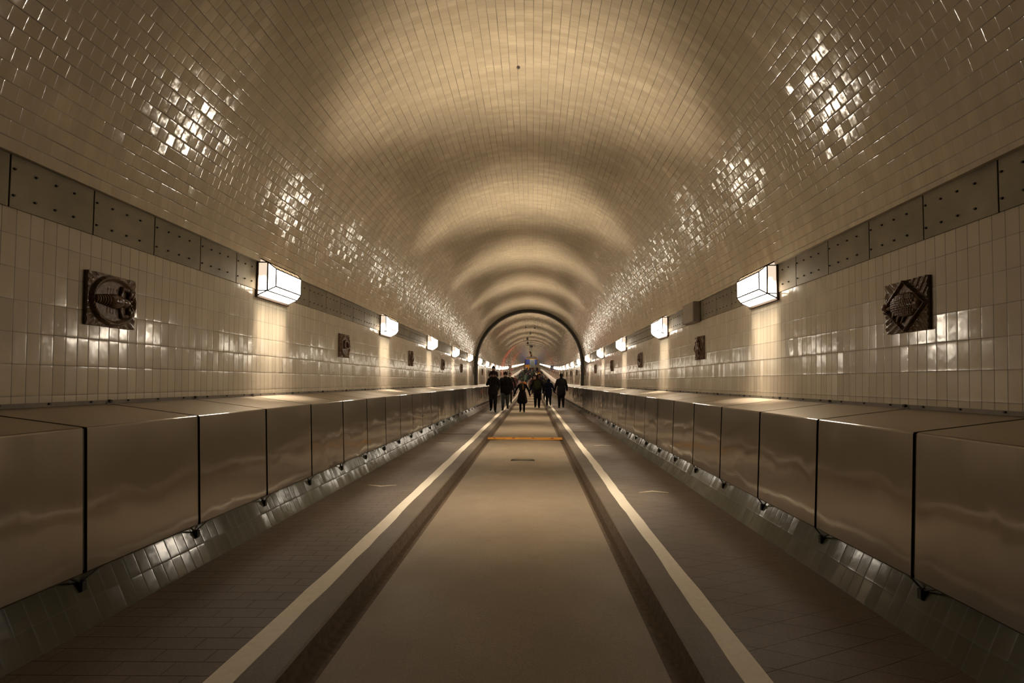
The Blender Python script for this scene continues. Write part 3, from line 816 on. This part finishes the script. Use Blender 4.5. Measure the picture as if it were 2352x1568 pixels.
def person(pose, coat, legs, hair, vox=.014, hat=None, coatlen=.35, flare=0.0, shoes=(.02,.017,.014), bulk=1.0, extras=(), hood=False, skirtcoat=False, fingers=True):
    """1.75 m tall standing figure, facing local -y.  pose: dict stride, arms (l,r) as (out, fwd, bend), lean, headtilt"""
    st=pose.get('stride',.0); lean=pose.get('lean',0); ao=pose.get('arms',((.10,.05,.1),(.10,-.05,.1)))
    hipz=.90; B=bulk
    hip={s:Vector((s*.09,0,hipz)) for s in (-1,1)}
    knee={},{}; K={}; A={}; T={}
    for s in (-1,1):
        f=-st*s   # right leg (+x) forward if stride>0
        K[s]=hip[s]+Vector((s*.005, f*.22-.03 if f<=0 else f*.10-.04, -.42)); lift=.0
        A[s]=Vector((s*.095, f*.50+(.0), .085 + (max(0,f)*.22)))
        T[s]=A[s]+Vector((s*.02,-.13,-.045-(max(0,f)*.10)))
    ch=Vector((0,-lean*.5,1.36)); nk=Vector((0,-lean*.62,1.47)); hd=Vector((pose.get('hx',0),-lean*.8-.01,1.62))
    arm={}
    for i,s in enumerate((-1,1)):
        out,fwd,bd=ao[i]; sh=Vector((s*.185,ch.y*.95,1.40)); el=sh+Vector((s*out*.9,-fwd*.6+.02,-.28)); wr=el+Vector((s*out*.45*(1-bd),-fwd*.6-bd*.22,-.25+bd*.12)); hn=wr+(wr-el).normalized()*.05
        if pose.get('up'): el=sh+Vector((s*.08,-.06,-.20)); wr=Vector((s*.13,-.12,1.50)); hn=Vector((s*.12,-.12,1.56))
        arm[s]=(sh,el,wr,hn)
    # body
    b=MB()
    b.ell(hd,(.073,.092,.112)); b.ell(hd+Vector((0,-.02,-.055)),(.05,.062,.06)); b.cap(hd+Vector((0,-.088,.012)),hd+Vector((0,-.102,-.018)),.009,.013,8)
    for s in (-1,1): b.ell(hd+Vector((s*.076,.008,-.005)),(.012,.018,.028),nu=8,nv=6)
    b.ell(hd+Vector((0,-.088,-.052)),(.024,.010,.010),nu=8,nv=6)
    b.cap(nk+Vector((0,.01,-.06)),hd+Vector((0,.01,-.07)),.058,.055)
    b.ell((0,ch.y,1.28),(.165,.105,.20)); b.ell((0,ch.y*.4,1.08),(.135,.095,.15)); b.ell((0,0,.93),(.155,.105,.13))
    b.cap((-.14,ch.y,1.40),(.14,ch.y,1.40),.065,.065)
    for s in (-1,1):
        sh,el,wr,hn=arm[s]; b.cap(sh,el,.052,.040); b.cap(el,wr,.040,.026)
        d=(hn-wr).normalized(); b.cap(wr,hn,.026,.030); 
        if fingers:
            side=Vector((0,1,0)) if abs(d.y)<.9 else Vector((0,0,1)); side=(side-d*side.dot(d)).normalized(); cur=Vector((-s,0,0)); cur=(cur-d*cur.dot(d)).normalized()
            for q,(o_,ln) in enumerate(((-.024,.058),(-.008,.070),(.008,.066),(.023,.052))):
                p0=hn+side*o_+d*.012; p1=p0+d*ln*.55+cur*.008; p2=p1+d*ln*.40+cur*.022
                b.cap(p0,p1,.0095,.009,8,2); b.cap(p1,p2,.009,.0075,8,2)
            t0=wr+d*.02-side*.026; b.cap(t0,t0-side*.022+d*.028,.010,.0095,8,2); b.cap(t0-side*.022+d*.028,t0-side*.026+d*.052+cur*.01,.0095,.008,8,2)
        b.cap(hip[s],K[s],.085,.056); b.cap(K[s],A[s],.055,.036); b.cap(A[s]+Vector((0,.03,-.03)),T[s],.035,.028)
    e=empty('person')
    def part(mb,name,mat,v=None):
        o=bpy.data.objects.new(name,remesh(mb,name,mat,v or vox)); COL.objects.link(o); o.parent=e; return o
    part(b,'body',SKIN, min(vox,.011) if fingers else vox)
    # eyes
    if fingers:
        m=MB()
        for s in (-1,1): m.ell(hd+Vector((s*.028,-.083,.008)),(.012,.008,.008),nu=8,nv=6)
        o=m.build('eyes',cl((.02,.015,.01),.3),e,smooth=True)
    # trousers
    m=MB()
    for s in (-1,1): m.cap(hip[s],K[s],.100*B,.073*B); m.cap(K[s],A[s]+Vector((0,0,.02)),.072*B,.058)
    m.ell((0,0,.94),(.17*B,.125*B,.13)); part(m,'trousers',cl(legs))
    for s in (-1,1):
        m=MB(); m.cap(A[s]+Vector((0,.035,-.035)),T[s]+Vector((0,-.01,.0)),.046,.038); m.cap(A[s],A[s]+Vector((0,0,.05)),.050,.050); part(m,'shoe',cl(shoes),.012)
    # coat
    m=MB(); m.ell((0,ch.y,1.26),(.185*B,.14*B,.26)); m.ell((0,ch.y*.4,1.06),(.165*B,.13*B,.20)); m.cap((-.135,ch.y,1.415),(.135,ch.y,1.415),.078,.078); m.cap((0,ch.y,1.40),(0,ch.y,1.47),.13,.10)
    m.cap(nk+Vector((0,.01,-.07)),nk+Vector((0,.0,-.0)),.10,.082)
    low=.95-coatlen+.15
    for s in (-1,0,1): m.cap((s*.065,0,1.0),(s*(.07+flare),0,low),.135*B,.125*B+flare*.5)
    for s in (-1,1):
        sh,el,wr,hn=arm[s]; m.cap(sh,el,.066*B,.056*B); m.cap(el,wr+(wr-el)*.05,.054*B,.044)
    part(m,'coat',cl(coat))
    # hair / hat
    m=MB(); m.ell(hd+Vector((0,.018,.028)),(.086,.096,.104)); m.ell(hd+Vector((0,.05,-.03)),(.07,.055,.08))
    if hood: m.ell(hd+Vector((0,.03,-.02)),(.115,.115,.14)); m.cap(hd+Vector((0,.04,-.05)),nk+Vector((0,.03,-.03)),.10,.11)
    # cut the face side clear
    mm=MB(); off=Vector((0,.014,.032)); mm.ell(hd+off,(.083,.092,.096)); mm.ell(hd+Vector((0,.05,-.04)),(.068,.05,.08))
    if hood: mm.ell(hd+Vector((0,.045,-.02)),(.11,.10,.135)); mm.cap(hd+Vector((0,.06,-.06)),nk+Vector((0,.05,-.04)),.095,.11)
    if hat:
        part(mm,'hair',cl(hair)); m=MB(); m.ell(hd+Vector((0,.006,.055)),(.095,.108,.085)); m.cap(hd+Vector((0,-.0,.03)),hd+Vector((0,0,.045)),.098,.098)
        if hat[1]: m.ell(hd+Vector((0,.0,.155)),(.04,.04,.04))
        part(m,'hat' if not hood else 'hood',cl(hat[0]))
    else: part(mm,'hood' if hood else 'hair',cl(hair))
    e['hd']=tuple(hd)
    for kind,colr in extras:
        m=MB()
        if kind=='backpack':
            m.ell((0,.20,1.22),(.17,.11,.24)); m.ell((0,.27,1.12),(.13,.06,.13))
            for s in (-1,1): m.cap((s*.11,-.10,1.36),(s*.11,.14,1.43),.02,.02); m.cap((s*.11,-.10,1.36),(s*.13,-.10,1.12),.02,.02); m.cap((s*.13,-.10,1.12),(s*.14,.12,1.04),.018,.018)
            part(m,'backpack_part',cl(colr),.014)
        if kind=='scarf': m.cap(nk+Vector((0,0,-.03)),nk+Vector((0,-.01,.015)),.105,.092); m.cap(nk+Vector((.03,-.10,-.03)),nk+Vector((.04,-.15,-.28)),.035,.03); part(m,'scarf',cl(colr),.012)
        if kind=='bag':
            sh,el,wr,hn=arm[1]; m.box(tuple(hn+Vector((-.05,-.14,-.38))),tuple(hn+Vector((.05,.14,-.10)))); m.bar(hn+Vector((0,-.08,-.1)),hn,.01); m.bar(hn+Vector((0,.08,-.1)),hn,.01)
            o=m.build('bag',cl(colr),e)
    del e['hd']
    return e
def put(e,x,y,h,rot,zroad,label,group=None):
    e.location=(x,y,zroad+bz(y)); sc=h/1.735; e.scale=(sc,)*3; e.rotation_euler=(0,0,rot); tag(e,label,'person',group); return e
BLK=(.012,.010,.009); NAV=(.012,.014,.030)
# backpack is its own thing in the rules: the man wears it, so it is kept as a top-level object beside him
p=person({'stride':.35,'up':True},(.014,.011,.010),BLK,(.02,.012,.008),hat=((.014,.010,.009),False),bulk=1.12,coatlen=.30)
put(p,-1.54,20.2,1.74,.05,.11,'person in black jacket carrying a child on the shoulders, walking at the left')
def child():
    e=empty('person'); m=MB(); vx=.011
    hd=Vector((0,-.02,.42))
    m.ell(hd,(.068,.08,.092)); m.cap((0,0,.30),hd,.04,.04); m.ell((0,0,.16),(.10,.08,.16)); m.cap((-.09,0,.27),(.09,0,.27),.04,.04)
    for s in (-1,1):
        m.cap((s*.10,0,.26),(s*.16,-.03,.12),.035,.028); m.cap((s*.16,-.03,.12),(s*.08,-.12,.10),.026,.02)
        for q in range(5): m.cap((s*.08,-.12,.085+q*.010),(s*.045,-.145,.085+q*.011),.007,.006,8,2)
        m.cap((s*.07,-.02,.04),(s*.12,-.19,.0),.06,.045); m.cap((s*.12,-.19,.0),(s*.11,-.21,-.26),.042,.03); m.cap((s*.11,-.20,-.28),(s*.11,-.30,-.30),.028,.024)
    def part(mb,n_,mt,v=vx): o=bpy.data.objects.new(n_,remesh(mb,n_,mt,v)); COL.objects.link(o); o.parent=e
    part(m,'body',SKIN)
    m=MB(); m.ell((0,0,.17),(.135,.11,.17)); m.cap((-.10,0,.27),(.10,0,.27),.058,.058); m.cap((0,0,.28),(0,-.01,.34),.065,.05)
    for s in (-1,1): m.cap((s*.11,0,.26),(s*.17,-.03,.12),.055,.047); m.cap((s*.17,-.03,.12),(s*.10,-.11,.10),.045,.036)
    part(m,'jacket',cl((.02,.012,.011)))
    m=MB()
    for s in (-1,1): m.cap((s*.07,-.02,.05),(s*.12,-.19,.0),.070,.056); m.cap((s*.12,-.19,.0),(s*.11,-.21,-.24),.054,.042)
    part(m,'trousers',cl(BLK))
    m=MB()
    for s in (-1,1): m.cap((s*.11,-.20,-.28),(s*.11,-.31,-.30),.038,.034)
    part(m,'shoes',cl((.02,.01,.01)))
    m=MB(); m.ell(hd+Vector((0,.01,.04)),(.085,.092,.075)); m.ell(hd+Vector((0,.0,.125)),(.035,.035,.035)); part(m,'bobble_hat',cl((.015,.013,.012)))
    return e
c=child(); c.location=(-1.54+.0,20.2+.02,.11+bz(20.2)+1.47); tag(c,'child in a bobble hat riding on the shoulders of the leftmost walker','person')
p=person({'stride':-.4,'arms':((.12,.1,.5),(.12,.05,.5))},(.013,.011,.010),(.055,.062,.060),(.02,.015,.01),hat=((.012,.010,.009),False),bulk=1.25,coatlen=.30)
put(p,-1.08,21.4,1.77,.0,.11,'person in dark jacket, cap and grey jeans walking beside the white line')
p=person({'stride':.2},(.016,.018,.014),BLK,(.05,.03,.02),bulk=1.1,fingers=False)
put(p,-1.62,30.5,1.74,.1,.11,'person in dark green jacket half hidden behind the two left walkers')
p=person({'stride':.9,'arms':((.1,.3,.1),(.1,-.3,.1))},(.03,.024,.02),(.03,.022,.016),(.03,.018,.01),bulk=1.0,fingers=False,extras=(('scarf',(.30,.24,.18)),))
put(p,-1.24,29.0,1.88,.0,.11,'tall person with a pale scarf striding on the left footpath behind the jeans wearer')
p=person({'stride':.1,'arms':((.19,.0,.0),(.17,-.05,.15))},(.012,.010,.010),BLK,(.09,.05,.02),hat=((.035,.045,.030),False),coatlen=.52,flare=.06,bulk=.95,extras=(('scarf',(.10,.055,.02)),))
put(p,-.29,21.5,1.55,.0,.018,'small person in a flared black coat and grey-green hat alone on the roadway')
p=person({'stride':-.3,'arms':((.16,.1,.4),(.16,.1,.4))},(.014,.012,.010),(.010,.009,.008),(.018,.010,.006),bulk=1.2,coatlen=.26)
put(p,.44,24.6,1.80,PI,.016,'person in black jacket wearing a backpack, seen from behind right of the roadway middle')
mb=MB(); mb.ell((0,.0,.0),(.185,.10,.27)); mb.ell((0,.08,-.10),(.14,.055,.15))
e=empty('backpack',(.44,24.6-.225,.016+bz(24.6)+1.24)); tag(e,'olive backpack on the back of the person right of the roadway middle','backpack')
o=bpy.data.objects.new('pack_bag',remesh(mb,'pack_bag',cl((.022,.022,.010)),.012)); COL.objects.link(o); o.parent=e; o.rotation_euler=(0,0,PI)
mb=MB()
for s in (-1,1): mb.cap((s*.11,.34,.12),(s*.11,.08,.20),.018,.018); mb.cap((s*.11,.34,.12),(s*.13,.34,-.12),.018,.018)
o=bpy.data.objects.new('straps',remesh(mb,'straps',cl((.012,.012,.008)),.012)); COL.objects.link(o); o.parent=e
p=person({'stride':.25,'lean':.08,'arms':((.14,.05,.05),(.14,-.05,.05))},NAV,(.010,.009,.010),NAV,hood=True,coatlen=.42,bulk=1.1)
put(p,1.06,24.9,1.50,PI,.11,'short hooded person in a navy coat on the right kerb')
p=person({'stride':.15,'arms':((.10,.12,.35),(.10,.12,.35))},(.010,.009,.009),(.010,.009,.009),(.010,.008,.007),hat=((.010,.009,.008),False),coatlen=.40,bulk=1.15)
put(p,1.64,23.3,1.74,PI,.11,'person in a long black coat and cap, farthest right on the footpath')
# far crowd
archs=[person({'stride':.3},BLK,BLK,(.03,.02,.01),vox=.03,fingers=False),
       person({'stride':-.35,'arms':((.2,.1,.1),(.2,-.1,.1))},BLK,BLK,(.03,.02,.01),vox=.03,fingers=False,coatlen=.45,flare=.03),
       person({'stride':.1},BLK,BLK,(.03,.02,.01),vox=.03,fingers=False,bulk=1.2,hood=True)]
def recolor(e,coat,legs,hair):
    for ch in e.children:
        nm=ch.name.split('.')[0]; mt={'coat':coat,'trousers':legs,'hair':hair,'hood':coat}.get(nm)
        if mt: ch.material_slots[0].link='OBJECT'; ch.material_slots[0].material=cl(mt)
usedA=set(); rnd=random.Random(11)
def crowd(x,y,h,coat,legs,hair,rot,label,group=None,a=None):
    a=rnd.randrange(3) if a is None else a
    e=archs[a] if a not in usedA else copy_tree(archs[a]); usedA.add(a)
    z=.11 if abs(x)>.97 else .012
    put(e,x,y,h,rot,z,label,group); recolor(e,coat,legs,hair)
C1='distant walkers beyond the arch'
crowd(-.62,38,1.62,(.55,.16,.04),(.10,.09,.09),(.10,.05,.02),0,'walker in a bright orange jacket in the crowd beyond the arch',a=1)
crowd(-.80,41,1.70,(.42,.38,.40),(.05,.05,.06),(.05,.03,.02),0,'walker in a pale lilac-grey jacket just left of the orange one',a=0)
crowd(-1.5,44,1.75,(.08,.03,.03),(.03,.03,.04),(.04,.03,.02),0,'walker in a dull red jacket on the left footpath beyond the arch',a=0)
crowd(-.12,56,1.95,(.02,.02,.02),(.02,.018,.02),(.02,.015,.01),0,'tall walker in black near the roadway middle beyond the arch',a=0)
crowd(.30,47,1.75,(.22,.09,.03),(.04,.03,.03),(.03,.02,.01),0,'walker in a rust brown jacket behind the backpack wearer',a=1)
crowd(.72,34,1.55,(.30,.26,.30),(.04,.035,.04),(.12,.07,.03),PI,'walker in a mauve jacket between the backpack wearer and the navy coat',a=0)
crowd(1.12,33,1.66,(.035,.035,.025),(.02,.02,.018),(.16,.08,.05),0,'walker in a dark olive coat above the navy coat wearer',a=2)
crowd(.85,60,1.75,(.32,.02,.03),(.03,.02,.03),(.03,.02,.02),0,'walker in a crimson jacket right of the roadway in the distant crowd',a=0)
crowd(1.25,72,1.75,(.65,.45,.05),(.05,.05,.05),(.05,.03,.02),0,'walker in a bright yellow jacket in the distant crowd',a=0)
cols=[((.03,.03,.04),'dark'),((.05,.05,.08),'grey-blue'),((.16,.13,.11),'beige'),((.05,.07,.05),'green'),((.12,.03,.03),'maroon'),((.2,.2,.22),'light grey'),((.02,.02,.025),'black'),((.04,.03,.03),'dark brown')]
for i in range(38):
    y=46+i*2.6+rnd.uniform(-1.5,1.5); x=rnd.uniform(-1.9,1.9)
    c_,nm=cols[rnd.randrange(len(cols))]
    if abs(abs(x)-.95)<.2: x*=.6
    crowd(x,y,rnd.uniform(1.6,1.85),c_,(.03,.03,.035),(.03,.02,.015),rnd.choice((0,0,PI)),'tiny distant walker in %s clothes deep in the crowd'%nm,C1)
